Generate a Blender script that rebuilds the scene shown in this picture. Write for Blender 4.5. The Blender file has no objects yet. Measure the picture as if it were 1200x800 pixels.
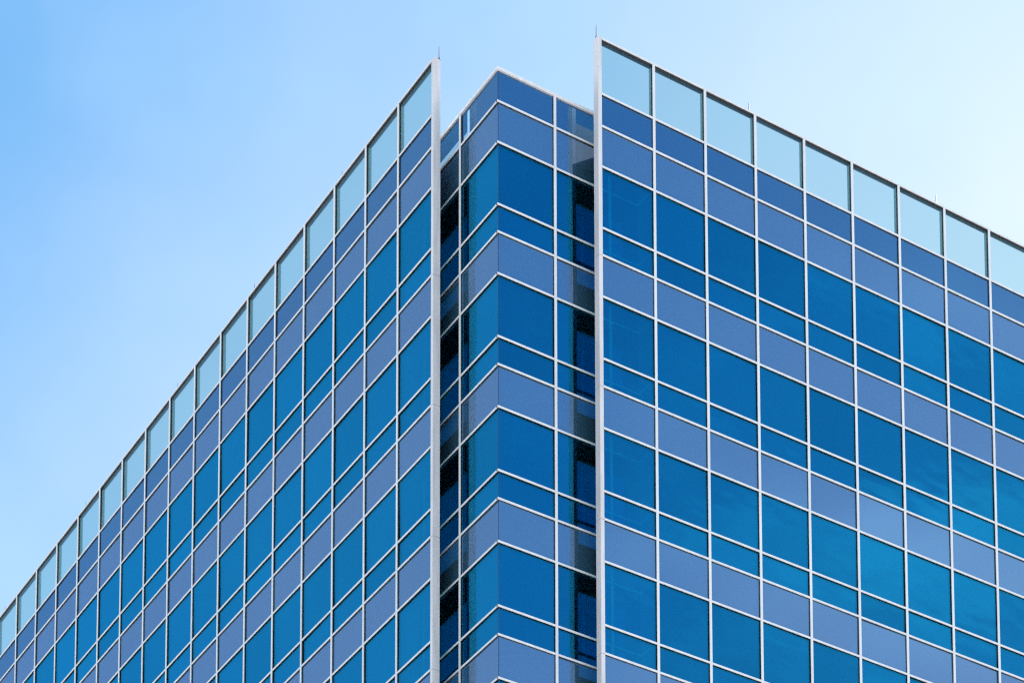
import bpy, bmesh, math, random
from mathutils import Vector, Matrix
random.seed(7)
S = bpy.context.scene
COL = S.collection
R_ = math.radians

# ------------------------------------------------------------------ measured layout (metres)
CAM_H = 1.70
CX, CY, CZ = -36.93597, -60.01268, CAM_H
Z0 = CAM_H + 57.38716                      # head of the topmost large windows
T, A, B = Z0 + 3.9587, Z0 + 2.26484, Z0 + 1.25908
FLOOR, VIS, SML = 4.0, 1.89358, 0.84045
X1, WR, NR = 5.48706, 1.83248, 15           # right face: first regular mullion, bay, count
Y1, WL, NL = 5.19844, 1.97971, 22           # left face
D1, D2 = 0.67644, 0.7557                    # setback of the recessed corner
M1, M2 = 1.88321, 2.02399
XF0, XF1 = 3.545, 3.672                     # end post of right fin
YF0, YF1 = 3.140, 3.262                     # end post of left fin
FIN = 0.195                                 # fin thickness
NFL = 14
XR = X1 + WR * NR
YL = Y1 + WL * NL

def C_(k): return Z0 - FLOOR * k
def D_(k): return C_(k) - VIS
def E_(k): return C_(k) - VIS - SML
BASE_Z = E_(NFL - 1)

# ------------------------------------------------------------------ camera
F_PX = 3245.95831 / 1200.0
yaw, pitch, roll = -0.55859, 0.12232, -0.00166
cam = bpy.data.objects.new('camera', bpy.data.cameras.new('camera'))
COL.objects.link(cam); S.camera = cam
f0 = Vector((-math.sin(yaw), math.cos(yaw), 0)); rt = Vector((math.cos(yaw), math.sin(yaw), 0)); up = Vector((0, 0, 1))
fw = f0 * math.cos(pitch) + up * math.sin(pitch); uu = up * math.cos(pitch) - f0 * math.sin(pitch)
r2 = rt * math.cos(roll) + uu * math.sin(roll); u2 = uu * math.cos(roll) - rt * math.sin(roll)
M = Matrix((r2, u2, -fw)).transposed().to_4x4(); M.translation = (CX, CY, CZ)
cam.matrix_world = M
cd = cam.data
cd.sensor_fit = 'HORIZONTAL'; cd.sensor_width = 36.0; cd.lens = 36.0 * F_PX
cd.shift_x = 0.0; cd.shift_y = (2176.60908 - 400.0) / 1200.0     # a rising-front (shift) lens
cd.clip_start = 0.5; cd.clip_end = 6000

def project(p):
    d = Vector(p) - Vector((CX, CY, CZ)); w = d.dot(fw)
    if w < 0.1: return None
    return 600 + 3245.95831 * d.dot(r2) / w, 2176.60908 - 3245.95831 * d.dot(u2) / w

def in_view(pts, m=6):
    q = [project(p) for p in pts]
    if any(a is None for a in q): return False
    xs = [a[0] for a in q]; ys = [a[1] for a in q]
    return max(xs) > -m and min(xs) < 1200 + m and max(ys) > -m and min(ys) < 800 + m

# ------------------------------------------------------------------ materials
def nodes(name):
    m = bpy.data.materials.new(name); m.use_nodes = True
    nt = m.node_tree; nt.nodes.clear()
    out = nt.nodes.new('ShaderNodeOutputMaterial')
    return m, nt, out
def N(nt, t, **kw):
    n = nt.nodes.new(t)
    for k, v in kw.items():
        if k.startswith('i_'):
            n.inputs[k[2:].replace('_', ' ')].default_value = v
        else: setattr(n, k, v)
    return n
def rgb(c): return (c[0], c[1], c[2], 1)

def vary(nt, base, amount, hue=0.0):
    """colour with a slight difference from panel to panel"""
    oi = N(nt, 'ShaderNodeObjectInfo')
    mr = N(nt, 'ShaderNodeMapRange'); mr.inputs['To Min'].default_value = 1 - amount; mr.inputs['To Max'].default_value = 1 + amount
    nt.links.new(oi.outputs['Random'], mr.inputs['Value'])
    hs = N(nt, 'ShaderNodeHueSaturation'); hs.inputs['Color'].default_value = rgb(base)
    nt.links.new(mr.outputs['Result'], hs.inputs['Value'])
    return hs.outputs['Color']

def metal(name, col, rough=0.45, dirt=0.10):
    m, nt, out = nodes(name)
    p = N(nt, 'ShaderNodeBsdfPrincipled'); p.inputs['Roughness'].default_value = rough
    p.inputs['Metallic'].default_value = 0.0
    geo = N(nt, 'ShaderNodeNewGeometry')
    mp = N(nt, 'ShaderNodeMapping'); mp.inputs['Scale'].default_value = (3, 3, 0.35)
    nt.links.new(geo.outputs['Position'], mp.inputs['Vector'])
    no = N(nt, 'ShaderNodeTexNoise'); no.inputs['Scale'].default_value = 2.2; no.inputs['Detail'].default_value = 5
    nt.links.new(mp.outputs['Vector'], no.inputs['Vector'])
    mix = N(nt, 'ShaderNodeMixRGB'); mix.inputs['Color1'].default_value = rgb([c * (1 - dirt) for c in col]); mix.inputs['Color2'].default_value = rgb(col)
    rp = N(nt, 'ShaderNodeMapRange'); rp.inputs['From Min'].default_value = 0.35; rp.inputs['From Max'].default_value = 0.6
    nt.links.new(no.outputs['Fac'], rp.inputs['Value']); nt.links.new(rp.outputs['Result'], mix.inputs['Fac'])
    nt.links.new(mix.outputs['Color'], p.inputs['Base Color']); nt.links.new(p.outputs['BSDF'], out.inputs['Surface'])
    return m

def wave_normal(nt, strength):
    """roller-wave distortion of tempered glass"""
    geo = N(nt, 'ShaderNodeNewGeometry')
    mp = N(nt, 'ShaderNodeMapping'); mp.inputs['Scale'].default_value = (0.9, 0.9, 1.6)
    nt.links.new(geo.outputs['Position'], mp.inputs['Vector'])
    no = N(nt, 'ShaderNodeTexNoise'); no.inputs['Scale'].default_value = 0.8; no.inputs['Detail'].default_value = 1.5
    nt.links.new(mp.outputs['Vector'], no.inputs['Vector'])
    b = N(nt, 'ShaderNodeBump'); b.inputs['Strength'].default_value = strength; b.inputs['Distance'].default_value = 0.02
    nt.links.new(no.outputs['Fac'], b.inputs['Height'])
    return b.outputs['Normal']

def fresnel(nt):
    """same air-to-glass reflectance on the entry and the exit face of a thin pane"""
    geo = N(nt, 'ShaderNodeNewGeometry')
    mr = N(nt, 'ShaderNodeMapRange'); mr.inputs['To Min'].default_value = 1.5; mr.inputs['To Max'].default_value = 1 / 1.5
    nt.links.new(geo.outputs['Backfacing'], mr.inputs['Value'])
    f = N(nt, 'ShaderNodeFresnel'); nt.links.new(mr.outputs['Result'], f.inputs['IOR'])
    return f

def coated_glass(name, refl_col, trans_col, f0_, f1_, rough=0.0, var=0.05, wave=0.12, fmax=1.0):
    """reflective coated glazing: tinted mirror reflection over a dark tinted see-through body"""
    m, nt, out = nodes(name)
    lw = fresnel(nt)
    mr = N(nt, 'ShaderNodeMapRange'); mr.inputs['From Min'].default_value = 0.04; mr.inputs['From Max'].default_value = fmax
    mr.inputs['To Min'].default_value = f0_; mr.inputs['To Max'].default_value = f1_
    nt.links.new(lw.outputs['Fac'], mr.inputs['Value'])
    g = N(nt, 'ShaderNodeBsdfGlossy'); g.inputs['Roughness'].default_value = rough
    nt.links.new(vary(nt, refl_col, var), g.inputs['Color'])
    if wave: nt.links.new(wave_normal(nt, wave), g.inputs['Normal'])
    t = N(nt, 'ShaderNodeBsdfTransparent'); t.inputs['Color'].default_value = rgb(trans_col)
    mx = N(nt, 'ShaderNodeMixShader')
    nt.links.new(mr.outputs['Result'], mx.inputs['Fac']); nt.links.new(t.outputs['BSDF'], mx.inputs[1]); nt.links.new(g.outputs['BSDF'], mx.inputs[2])
    nt.links.new(mx.outputs['Shader'], out.inputs['Surface'])
    return m

def frit_glass(name, base, refl_col, f0_, f1_, rough=0.05, var=0.05, fmax=1.0):
    """opaque spandrel glass: coloured ceramic backing behind a glossy face"""
    m, nt, out = nodes(name)
    d = N(nt, 'ShaderNodeBsdfDiffuse')
    geo = N(nt, 'ShaderNodeNewGeometry')
    no = N(nt, 'ShaderNodeTexNoise'); no.inputs['Scale'].default_value = 9; no.inputs['Detail'].default_value = 6; no.inputs['Roughness'].default_value = 0.75
    nt.links.new(geo.outputs['Position'], no.inputs['Vector'])
    mr2 = N(nt, 'ShaderNodeMapRange'); mr2.inputs['From Min'].default_value = 0.3; mr2.inputs['From Max'].default_value = 0.7
    mr2.inputs['To Min'].default_value = 0.90; mr2.inputs['To Max'].default_value = 1.10
    nt.links.new(no.outputs['Fac'], mr2.inputs['Value'])
    hs = N(nt, 'ShaderNodeHueSaturation')
    nt.links.new(vary(nt, base, var), hs.inputs['Color']); nt.links.new(mr2.outputs['Result'], hs.inputs['Value'])
    nt.links.new(hs.outputs['Color'], d.inputs['Color'])
    lw = fresnel(nt)
    mr = N(nt, 'ShaderNodeMapRange'); mr.inputs['From Min'].default_value = 0.04; mr.inputs['From Max'].default_value = 1.0
    mr.inputs['To Min'].default_value = f0_; mr.inputs['To Max'].default_value = f1_
    nt.links.new(lw.outputs['Fac'], mr.inputs['Value'])
    g = N(nt, 'ShaderNodeBsdfGlossy'); g.inputs['Roughness'].default_value = rough; g.inputs['Color'].default_value = rgb(refl_col)
    mx = N(nt, 'ShaderNodeMixShader')
    nt.links.new(mr.outputs['Result'], mx.inputs['Fac']); nt.links.new(d.outputs['BSDF'], mx.inputs[1]); nt.links.new(g.outputs['BSDF'], mx.inputs[2])
    nt.links.new(mx.outputs['Shader'], out.inputs['Surface'])
    return m

def plain(name, col, rough=0.8, nscale=1.0, amp=0.15):
    m, nt, out = nodes(name)
    p = N(nt, 'ShaderNodeBsdfPrincipled'); p.inputs['Roughness'].default_value = rough
    geo = N(nt, 'ShaderNodeNewGeometry')
    no = N(nt, 'ShaderNodeTexNoise'); no.inputs['Scale'].default_value = nscale; no.inputs['Detail'].default_value = 6
    nt.links.new(geo.outputs['Position'], no.inputs['Vector'])
    mix = N(nt, 'ShaderNodeMixRGB'); mix.inputs['Color1'].default_value = rgb([c * (1 - amp) for c in col]); mix.inputs['Color2'].default_value = rgb([c * (1 + amp) for c in col])
    nt.links.new(no.outputs['Fac'], mix.inputs['Fac']); nt.links.new(mix.outputs['Color'], p.inputs['Base Color'])
    nt.links.new(p.outputs['BSDF'], out.inputs['Surface'])
    return m

MAT = dict(
    white=metal('white_aluminium', (0.75, 0.73, 0.76), dirt=0.10),
    post=metal('pale_aluminium_panel', (0.70, 0.66, 0.68), 0.5, 0.14),
    gasket=plain('black_gasket', (0.012, 0.014, 0.018), 0.7),
    vision=coated_glass('blue_reflective_glass', (0.028, 0.435, 0.765), (0.12, 0.74, 0.85), 0.33, 1.0, fmax=0.35, var=0.07, wave=0.2),
    parapet=coated_glass('pale_teal_glass', (0.55, 0.85, 0.95), (0.81, 0.90, 0.885), 0.06, 0.9, var=0.06),
    spandrel=frit_glass('blue_spandrel_glass', (0.036, 0.094, 0.150), (0.38, 0.58, 0.95), 0.37, 0.9, fmax=0.45),
    shadowbox=frit_glass('deep_blue_shadowbox_glass', (0.014, 0.05, 0.12), (0.27, 0.56, 0.90), 0.34, 1.0, rough=0.015, fmax=0.40),
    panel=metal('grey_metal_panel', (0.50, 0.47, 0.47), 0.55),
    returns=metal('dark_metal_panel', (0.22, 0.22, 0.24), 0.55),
    frame=plain('grey_inner_frame', (0.22, 0.34, 0.38), 0.5),
    joint=plain('blue_black_sealant', (0.012, 0.04, 0.10), 0.6),
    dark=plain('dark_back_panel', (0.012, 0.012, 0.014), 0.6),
    slab=plain('ceiling_and_slab', (0.25, 0.25, 0.25), 0.9),
    core=plain('interior_core', (0.06, 0.065, 0.07), 0.9),
    roof=plain('grey_roofing', (0.30, 0.30, 0.29), 0.9),
    granite=plain('dark_granite', (0.10, 0.10, 0.11), 0.35, 6),
    steel=metal('blue_grey_rod', (0.10, 0.16, 0.26), 0.4),
    ground=plain('pale_paving', (0.52, 0.49, 0.46), 0.9, 0.3),
    asphalt=plain('asphalt', (0.05, 0.05, 0.052), 0.9, 2),
)

# ------------------------------------------------------------------ mesh helpers
def box(bm, a, b, mi=0):
    x0, y0, z0 = [min(p, q) for p, q in zip(a, b)]; x1, y1, z1 = [max(p, q) for p, q in zip(a, b)]
    v = [bm.verts.new(p) for p in ((x0,y0,z0),(x1,y0,z0),(x1,y1,z0),(x0,y1,z0),(x0,y0,z1),(x1,y0,z1),(x1,y1,z1),(x0,y1,z1))]
    for i in ((0,3,2,1),(4,5,6,7),(0,1,5,4),(1,2,6,5),(2,3,7,6),(3,0,4,7)):
        bm.faces.new([v[j] for j in i]).material_index = mi
def link(name, bm, mats, parent=None, loc=(0,0,0), stuff=False):
    me = bpy.data.meshes.new(name); bm.to_mesh(me); bm.free()
    for m in (mats if isinstance(mats, (list, tuple)) else [mats]): me.materials.append(m)
    o = bpy.data.objects.new(name, me); COL.objects.link(o); o.location = loc
    if parent: o.parent = parent
    if stuff: o['kind'] = 'stuff'
    return o
def structure(name, bm, mat):
    o = link(name, bm, mat); o['kind'] = 'structure'; return o

# local (u along the face, z, n outward) -> world
FACE = dict(
    R=lambda u, z, n: (u, -n, z),
    L=lambda u, z, n: (-n, u, z),
    IR=lambda u, z, n: (D1 + u, D2 - n, z),
    IL=lambda u, z, n: (D1 - n, D2 + u, z),
    SR=lambda u, z, n: (X1 - 0.06 - n, u, z),        # return wall closing the slot behind the right fin
    SL=lambda u, z, n: (u, Y1 - 0.06 - n, z),
)
def fbox(bm, f, u0, u1, z0, z1, n0, n1, mi=0):
    box(bm, FACE[f](u0, z0, n0), FACE[f](u1, z1, n1), mi)
def seen(f, u0, u1, z0, z1):
    return in_view([FACE[f](u, z, 0.05) for u in (u0, u1) for z in (z0, z1)])

# ------------------------------------------------------------------ the tower
tower = bpy.data.objects.new('office_tower', None); COL.objects.link(tower)
tower['label'] = 'tall blue glass office tower with white mullion grid and a recessed corner between two fins'
tower['category'] = 'building'

CAPW, CAPN0, CAPN1 = 0.084, 0.028, 0.048
TRH, TRN0, TRN1 = 0.059, 0.027, 0.045
PANE = {}
def pane(name, mat, f, u0, u1, z0, z1, parent, n0=-0.03, n1=0.0, tilt=True):
    """one glass panel; same-sized panels of a face share their mesh"""
    key = (name, f, round(u1 - u0, 3), round(z1 - z0, 3), n0, n1)
    w, h = u1 - u0, z1 - z0
    c = FACE[f]((u0 + u1) / 2, (z0 + z1) / 2, 0.0)
    if key not in PANE:
        bm = bmesh.new()
        o0 = FACE[f](0, 0, 0)
        p = [FACE[f](s * w / 2, t * h / 2, n) for s, t, n in ((-1, -1, n0), (1, 1, n1))]
        box(bm, *[tuple(a - b for a, b in zip(q, o0)) for q in p])
        me = bpy.data.meshes.new(name); bm.to_mesh(me); bm.free(); me.materials.append(mat); PANE[key] = me
    o = bpy.data.objects.new(name, PANE[key]); COL.objects.link(o); o.location = c; o.parent = parent
    if tilt:   # panels are never perfectly in plane
        o.rotation_euler = (random.gauss(0, R_(0.20)), random.gauss(0, R_(0.20)), random.gauss(0, R_(0.20)))
    return o

def rows(top):
    """(kind, z_low, z_high) from the top down"""
    r = []
    if top: r.append(('parapet_pane', A, T))
    r.append(('shadowbox_pane', B, A)); r.append(('spandrel_pane', C_(0), B))
    for k in range(NFL):
        r.append(('window_pane', D_(k), C_(k))); r.append(('transom_pane', E_(k), D_(k)))
        if k < NFL - 1: r.append(('spandrel_pane', C_(k + 1), E_(k)))
    return r
KIND = {'parapet_pane': 'parapet', 'shadowbox_pane': 'shadowbox', 'spandrel_pane': 'spandrel', 'window_pane': 'vision', 'transom_pane': 'vision'}
def lines():
    z = [A, B, C_(0)]
    for k in range(NFL):
        z += [D_(k), E_(k)]
        if k < NFL - 1: z.append(C_(k + 1))
    return z

def curtain_wall(name, label, f, bays, mulls, u_lo, u_hi, top):
    """bays: list of (u0,u1); mulls: centre lines of the mullions"""
    zt = T if top else A
    # dark pressure plates and gaskets form the wall's own mesh
    bm = bmesh.new()
    for m in mulls: fbox(bm, f, m - 0.037, m + 0.037, BASE_Z, zt, -0.035, CAPN0)
    for z in lines(): fbox(bm, f, u_lo, u_hi, z - 0.024, z + 0.024, -0.033, TRN0)
    wall = link(name, bm, MAT['gasket'], tower); wall['label'] = label
    # white cover caps: each one a part
    rest = bmesh.new()
    for m in mulls:
        b = rest
        vis = seen(f, m - 0.06, m + 0.06, BASE_Z, zt)
        if vis: b = bmesh.new()
        fbox(b, f, m - CAPW / 2, m + CAPW / 2, BASE_Z, zt + (0.0 if top else 0.0), CAPN0, CAPN1)
        if vis: link('mullion', b, MAT['white'], wall)
    if len(rest.verts): link('mullion', rest, MAT['white'], wall, stuff=True)
    else: rest.free()
    rest = bmesh.new()
    for z in lines():
        b = rest
        vis = seen(f, u_lo, u_hi, z - 0.05, z + 0.05)
        if vis:   # a long bar may cross the frame's bounding box without being in it
            vis = any(in_view([FACE[f](u_lo + (u_hi - u_lo) * i / 60, z, 0.05)]) for i in range(61))
        if vis: b = bmesh.new()
        fbox(b, f, u_lo, u_hi, z - TRH / 2, z + TRH / 2, TRN0, TRN1)
        if vis: link('transom', b, MAT['white'], wall)
    if len(rest.verts): link('transom', rest, MAT['white'], wall, stuff=True)
    else: rest.free()
    # glass
    hidden = {}
    count = {}
    for (u0, u1) in bays:
        for kind, z0, z1 in rows(top):
            if seen(f, u0, u1, z0, z1):
                pane(kind, MAT[KIND[kind]], f, u0, u1, z0, z1, wall)
                count[kind] = count.get(kind, 0) + 1
            else:
                b = hidden.setdefault(kind, bmesh.new()); fbox(b, f, u0, u1, z0, z1, -0.03, 0.0)
    for kind, b in hidden.items(): link(kind, b, MAT[KIND[kind]], wall, stuff=True)
    print(name, f, count)
    return wall

mR = [X1 + i * WR for i in range(NR + 1)]
mL = [Y1 + i * WL for i in range(NL + 1)]
bR = [(XF1, X1)] + [(mR[i], mR[i + 1]) for i in range(NR)]
bL = [(YF1, Y1)] + [(mL[i], mL[i + 1]) for i in range(NL)]
wR = curtain_wall('curtain_wall', 'right glass face of the tower with wider looking bays', 'R', bR, mR, XF1, XR, True)
wL = curtain_wall('curtain_wall', 'left glass face of the tower running far to the left', 'L', bL, mL, YF1, YL, True)
# recessed corner
iR_end, iL_end = X1 - 0.06 - D1, Y1 - 0.06 - D2
cR = curtain_wall('corner_wall', 'right half of the recessed glass corner', 'IR', [(0.008, M1), (M1, 2 * M1), (2 * M1, iR_end)], [M1, 2 * M1], -TRN1, iR_end, False)
cL = curtain_wall('corner_wall', 'left half of the recessed glass corner', 'IL', [(0.008, M2), (M2, 2 * M2), (2 * M2, iL_end)], [M2, 2 * M2], -TRN0, iL_end, False)
# butt-joint sealant down the glass-to-glass corner
bm = bmesh.new(); box(bm, (D1 - 0.004, D2 - 0.004, BASE_Z), (D1 + 0.010, D2 + 0.010, A - 0.06)); link('corner_joint', bm, MAT['joint'], tower)

# walls closing the two slots behind the fins
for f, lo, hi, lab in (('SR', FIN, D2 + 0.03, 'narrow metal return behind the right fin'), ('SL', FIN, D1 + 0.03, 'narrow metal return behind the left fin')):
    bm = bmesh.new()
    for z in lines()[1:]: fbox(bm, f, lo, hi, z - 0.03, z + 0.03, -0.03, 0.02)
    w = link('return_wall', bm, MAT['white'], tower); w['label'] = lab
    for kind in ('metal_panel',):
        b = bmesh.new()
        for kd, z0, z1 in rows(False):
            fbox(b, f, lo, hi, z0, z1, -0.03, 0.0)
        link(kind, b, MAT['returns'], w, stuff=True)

# fins: end post, metal joints, back skin
def fin(f, u0, u1, uend, lab):
    bm = bmesh.new()
    zs = [BASE_Z] + [E_(k) - 0.02 for k in range(NFL - 2, -1, -1)] + [T + 0.085]
    for a, b in zip(zs, zs[1:]):
        fbox(bm, f, u0, u1, a + 0.006, b - 0.006, -FIN, 0.038)
    fbox(bm, f, u0 + 0.012, u1 - 0.004, BASE_Z, T + 0.06, -FIN + 0.012, 0.030, 1)
    w = link('corner_fin', bm, [MAT['post'], MAT['gasket']], tower); w['label'] = lab
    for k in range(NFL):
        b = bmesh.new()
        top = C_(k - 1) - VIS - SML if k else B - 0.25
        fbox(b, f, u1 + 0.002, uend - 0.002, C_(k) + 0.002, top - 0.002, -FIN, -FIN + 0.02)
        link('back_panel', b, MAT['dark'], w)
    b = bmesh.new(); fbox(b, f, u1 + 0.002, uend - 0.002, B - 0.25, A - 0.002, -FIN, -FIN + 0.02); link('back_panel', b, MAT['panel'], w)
    return w
fR = fin('R', XF0, XF1, X1 - 0.06, 'pale metal end post of the right fin, the taller one in the picture')
fL = fin('L', YF0, YF1, Y1 - 0.06, 'pale metal end post of the left fin')

# copings: parapet top rails with deep frames behind the glass
for f, lo, hi, mm, lab in (('R', XF1 + 0.002, XR, mR, 'white rail along the top of the right parapet'), ('L', YF1 + 0.002, YL, mL, 'white rail along the top of the left parapet')):
    bm = bmesh.new()
    fbox(bm, f, lo, hi, T + 0.004, T + 0.058, -0.14, 0.046)
    cp = link('coping', bm, MAT['white'], tower); cp['label'] = lab
    bm = bmesh.new()
    fbox(bm, f, lo, hi, T - 0.034, T, -0.13, 0.026)                      # dark channel holding the glass
    link('glazing_channel', bm, MAT['gasket'], cp)
    for m in mm:
        bm = bmesh.new(); fbox(bm, f, m - 0.045, m + 0.045, A - 0.3, T - 0.044, -0.14, -0.037)
        link('parapet_post', bm, MAT['frame'], cp)
for f, lo, hi, lab in (('IR', -0.056, iR_end, 'white rail on top of the recessed corner, right half'), ('IL', 0.30, iL_end, 'white rail on top of the recessed corner, left half')):
    bm = bmesh.new(); fbox(bm, f, lo, hi, A - 0.048, A + 0.050, -0.30, 0.056); cp = link('coping', bm, MAT['white'], tower); cp['label'] = lab

# lightning rods on the copings
def rod(x, y, z, h):
    bm = bmesh.new()
    bmesh.ops.create_cone(bm, cap_ends=True, segments=8, radius1=0.022, radius2=0.012, depth=h, matrix=Matrix.Translation((0, 0, h / 2)))
    bmesh.ops.create_cone(bm, cap_ends=True, segments=8, radius1=0.05, radius2=0.04, depth=0.05, matrix=Matrix.Translation((0, 0, 0.025)))
    link('lightning_rod', bm, MAT['steel'], tower, (x, y, z))
ZC = T + 0.062
rod((XF0 + XF1) / 2 - 0.02, 0.10, T + 0.083, 0.42); rod(0.17, (YF0 + YF1) / 2 - 0.03, T + 0.083, 0.42)
for x in (8.96, 16.2): rod(x + 0.05, 0.06, ZC, 0.34)
for y in (8.74, 14.68, 20.5, 28.36, 36.24): rod(0.06, y + 0.1, ZC, 0.30)

# inside: slabs with ceilings, dark core, rear walls, roof, base
def slab_bm(bm, z0, z1, mi=0):
    box(bm, (D1 + 0.25, D2 + 0.25, z0), (XR - 0.3, YL - 0.3, z1), mi)
    box(bm, (X1 + 0.15, 0.20, z0), (XR - 0.3, D2 + 0.248, z1), mi)
    box(bm, (0.20, Y1 + 0.15, z0), (D1 + 0.248, YL - 0.3, z1), mi)
low = bmesh.new()
for k in range(NFL):
    top = E_(k - 1) - 0.08 if k else B - 0.2
    if k <= 5:
        bm = bmesh.new(); slab_bm(bm, C_(k) + 0.05, top); link('floor_slab', bm, MAT['slab'], tower)
    else: slab_bm(low, C_(k) + 0.05, top)
link('floor_slab', low, MAT['slab'], tower, stuff=True)
bm = bmesh.new(); box(bm, (7.5, 8.0, 0), (XR - 3, YL - 3, A - 0.4)); link('core_wall', bm, MAT['core'], tower)
bm = bmesh.new()
box(bm, (XR, 0.05, 0), (XR + 0.25, YL, A)); box(bm, (0.05, YL, 0), (XR + 0.25, YL + 0.25, A))
link('rear_wall', bm, MAT['granite'], tower)
bm = bmesh.new(); slab_bm(bm, A - 0.35, A - 0.15); link('roof_deck', bm, MAT['roof'], tower)
bm = bmesh.new()
box(bm, (D1, D2, 0), (XR, YL, BASE_Z - 0.05)); link('plinth', bm, MAT['granite'], tower)
for (x, y) in [(XF1 + 0.4 + i * 2 * WR, 0.3) for i in range(8)] + [(0.3, YF1 + 0.4 + i * 2 * WL) for i in range(11)]:
    bm = bmesh.new(); bmesh.ops.create_cone(bm, cap_ends=True, segments=16, radius1=0.25, radius2=0.25, depth=BASE_Z - 0.05, matrix=Matrix.Translation((0, 0, (BASE_Z - 0.05) / 2)))
    link('column', bm, MAT['post'], tower, (x, y, 0))

# ------------------------------------------------------------------ the ground, never in the frame but it lights the undersides
bm = bmesh.new(); box(bm, (-2500, -2500, -0.5), (2500, 2500, 0)); structure('ground', bm, MAT['ground'])

# ------------------------------------------------------------------ sky and sun
SUN_AZ = R_(80)        # measured from +Y towards +X; behind the building, to the right
SUN_EL = R_(35)
HAZE_MAX = 1.0; VEIL = (7.0, 4.5, 4.6, 1)
w = bpy.data.worlds.new('World'); S.world = w; w.use_nodes = True
nt = w.node_tree; nt.nodes.clear()
out = nt.nodes.new('ShaderNodeOutputWorld'); bg = nt.nodes.new('ShaderNodeBackground')
sky = nt.nodes.new('ShaderNodeTexSky'); sky.sky_type = 'NISHITA'; sky.sun_disc = False
sky.sun_elevation = SUN_EL; sky.sun_rotation = SUN_AZ
sky.altitude = 50; sky.air_density = 1.0; sky.dust_density = 0.3; sky.ozone_density = 1.5
bg.inputs['Strength'].default_value = 0.08
# thin high cloud veils
tc = nt.nodes.new('ShaderNodeTexCoord'); mp = nt.nodes.new('ShaderNodeMapping'); mp.inputs['Scale'].default_value = (5, 5, 13); mp.inputs['Location'].default_value = (0.3, 0.9, 0.2)
no = nt.nodes.new('ShaderNodeTexNoise'); no.inputs['Scale'].default_value = 2.0; no.inputs['Detail'].default_value = 3; no.inputs['Roughness'].default_value = 0.45
cr = nt.nodes.new('ShaderNodeMapRange'); cr.inputs['From Min'].default_value = 0.42; cr.inputs['From Max'].default_value = 0.72; cr.inputs['To Max'].default_value = 0.62
mx = nt.nodes.new('ShaderNodeMixRGB'); mx.inputs['Color2'].default_value = (7.0, 7.4, 8.0, 1)
nt.links.new(tc.outputs['Generated'], mp.inputs['Vector']); nt.links.new(mp.outputs['Vector'], no.inputs['Vector'])
# one loose bank of cloud in the sky behind the camera; it shows only as a reflection
sp = nt.nodes.new('ShaderNodeVectorMath'); sp.operation = 'DOT_PRODUCT'; sp.inputs[1].default_value = Vector((0.555, -0.655, 0.515)).normalized()
nt.links.new(tc.outputs['Generated'], sp.inputs[0])
bank = nt.nodes.new('ShaderNodeMapRange'); bank.interpolation_type = 'SMOOTHSTEP'
bank.inputs['From Min'].default_value = 0.9935; bank.inputs['From Max'].default_value = 0.9993; bank.inputs['To Min'].default_value = 0.06; bank.inputs['To Max'].default_value = 1.0
nt.links.new(sp.outputs['Value'], bank.inputs['Value'])
ml = nt.nodes.new('ShaderNodeMath'); ml.operation = 'MULTIPLY'
nt.links.new(no.outputs['Fac'], cr.inputs['Value']); nt.links.new(cr.outputs['Result'], ml.inputs[0]); nt.links.new(bank.outputs['Result'], ml.inputs[1])
nt.links.new(ml.outputs['Value'], mx.inputs['Fac'])
nt.links.new(sky.outputs['Color'], mx.inputs['Color1']); # bright haze low in the sky towards the sun
hz = nt.nodes.new('ShaderNodeVectorMath'); hz.operation = 'DOT_PRODUCT'; hz.inputs[1].default_value = Vector((0.90, 0.12, -0.42)).normalized()
nt.links.new(tc.outputs['Generated'], hz.inputs[0])
hr = nt.nodes.new('ShaderNodeMapRange'); hr.inputs['From Min'].default_value = 0.05; hr.inputs['From Max'].default_value = 0.44; hr.inputs['To Max'].default_value = HAZE_MAX
nt.links.new(hz.outputs['Value'], hr.inputs['Value'])
veil = nt.nodes.new('ShaderNodeMixRGB'); veil.inputs['Color2'].default_value = VEIL
hn = nt.nodes.new('ShaderNodeTexNoise'); hn.inputs['Scale'].default_value = 9; hn.inputs['Detail'].default_value = 4; hn.inputs['Roughness'].default_value = 0.55
nt.links.new(tc.outputs['Generated'], hn.inputs['Vector'])
hm = nt.nodes.new('ShaderNodeMath'); hm.operation = 'MULTIPLY_ADD'; hm.inputs[1].default_value = 0.34; hm.inputs[2].default_value = -0.17
nt.links.new(hn.outputs['Fac'], hm.inputs[0])
ha = nt.nodes.new('ShaderNodeMath'); ha.operation = 'ADD'; ha.use_clamp = True
nt.links.new(hr.outputs['Result'], ha.inputs[0]); nt.links.new(hm.outputs['Value'], ha.inputs[1])
nt.links.new(ha.outputs['Value'], veil.inputs['Fac'])
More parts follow.
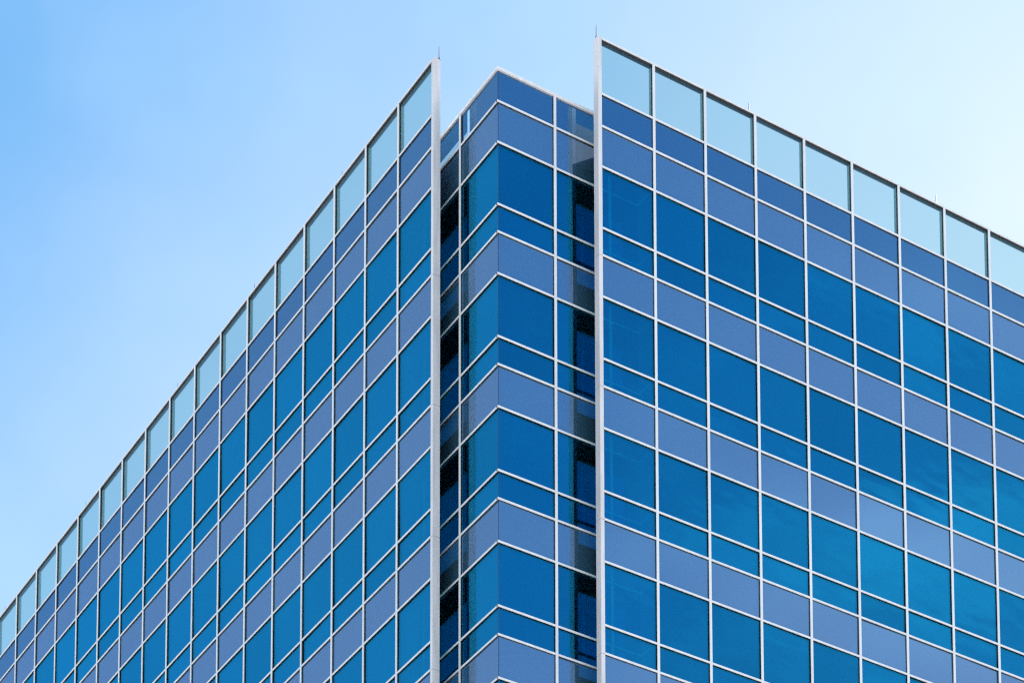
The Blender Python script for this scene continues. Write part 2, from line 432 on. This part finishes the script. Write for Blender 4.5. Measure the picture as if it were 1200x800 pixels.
# pale western haze out of frame, added to brighten the left face
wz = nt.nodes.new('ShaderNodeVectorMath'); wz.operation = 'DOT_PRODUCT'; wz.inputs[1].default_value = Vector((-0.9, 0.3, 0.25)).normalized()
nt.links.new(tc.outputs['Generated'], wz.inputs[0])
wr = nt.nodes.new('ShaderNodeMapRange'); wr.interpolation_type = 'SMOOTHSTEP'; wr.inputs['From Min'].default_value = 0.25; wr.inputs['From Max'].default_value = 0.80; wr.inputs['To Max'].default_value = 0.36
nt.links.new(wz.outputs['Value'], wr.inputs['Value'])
west_fill = nt.nodes.new('ShaderNodeMixRGB'); west_fill.inputs['Color2'].default_value = VEIL
nt.links.new(wr.outputs['Result'], west_fill.inputs['Fac'])
tint = nt.nodes.new('ShaderNodeMixRGB'); tint.blend_type = 'MULTIPLY'; tint.inputs['Fac'].default_value = 1; tint.inputs['Color2'].default_value = (0.60, 0.985, 1.05, 1)
nt.links.new(mx.outputs['Color'], veil.inputs['Color1']); nt.links.new(veil.outputs['Color'], west_fill.inputs['Color1']); nt.links.new(west_fill.outputs['Color'], tint.inputs['Color1']); nt.links.new(tint.outputs['Color'], bg.inputs['Color'])
nt.links.new(bg.outputs['Background'], out.inputs['Surface'])

sl = bpy.data.lights.new('sun', 'SUN'); sl.energy = 5.0; sl.angle = R_(0.53); sl.color = (1.0, 0.95, 0.87)
so = bpy.data.objects.new('sun', sl); COL.objects.link(so)
sd = Vector((math.sin(SUN_AZ) * math.cos(SUN_EL), math.cos(SUN_AZ) * math.cos(SUN_EL), math.sin(SUN_EL)))
so.rotation_euler = sd.to_track_quat('Z', 'Y').to_euler(); so.location = (60, 20, 120)

# ------------------------------------------------------------------ render settings
S.render.engine = 'CYCLES'
S.view_settings.view_transform = 'Standard'; S.view_settings.look = 'None'
S.view_settings.exposure = 1.60; S.view_settings.gamma = 1.0; S.view_settings.use_curve_mapping = False
cy = S.cycles
cy.use_denoising = False; cy.max_bounces = 10; cy.diffuse_bounces = 3; cy.glossy_bounces = 5; cy.transparent_max_bounces = 16
cy.caustics_reflective = False; cy.caustics_refractive = False
cy.filter_width = 1.3
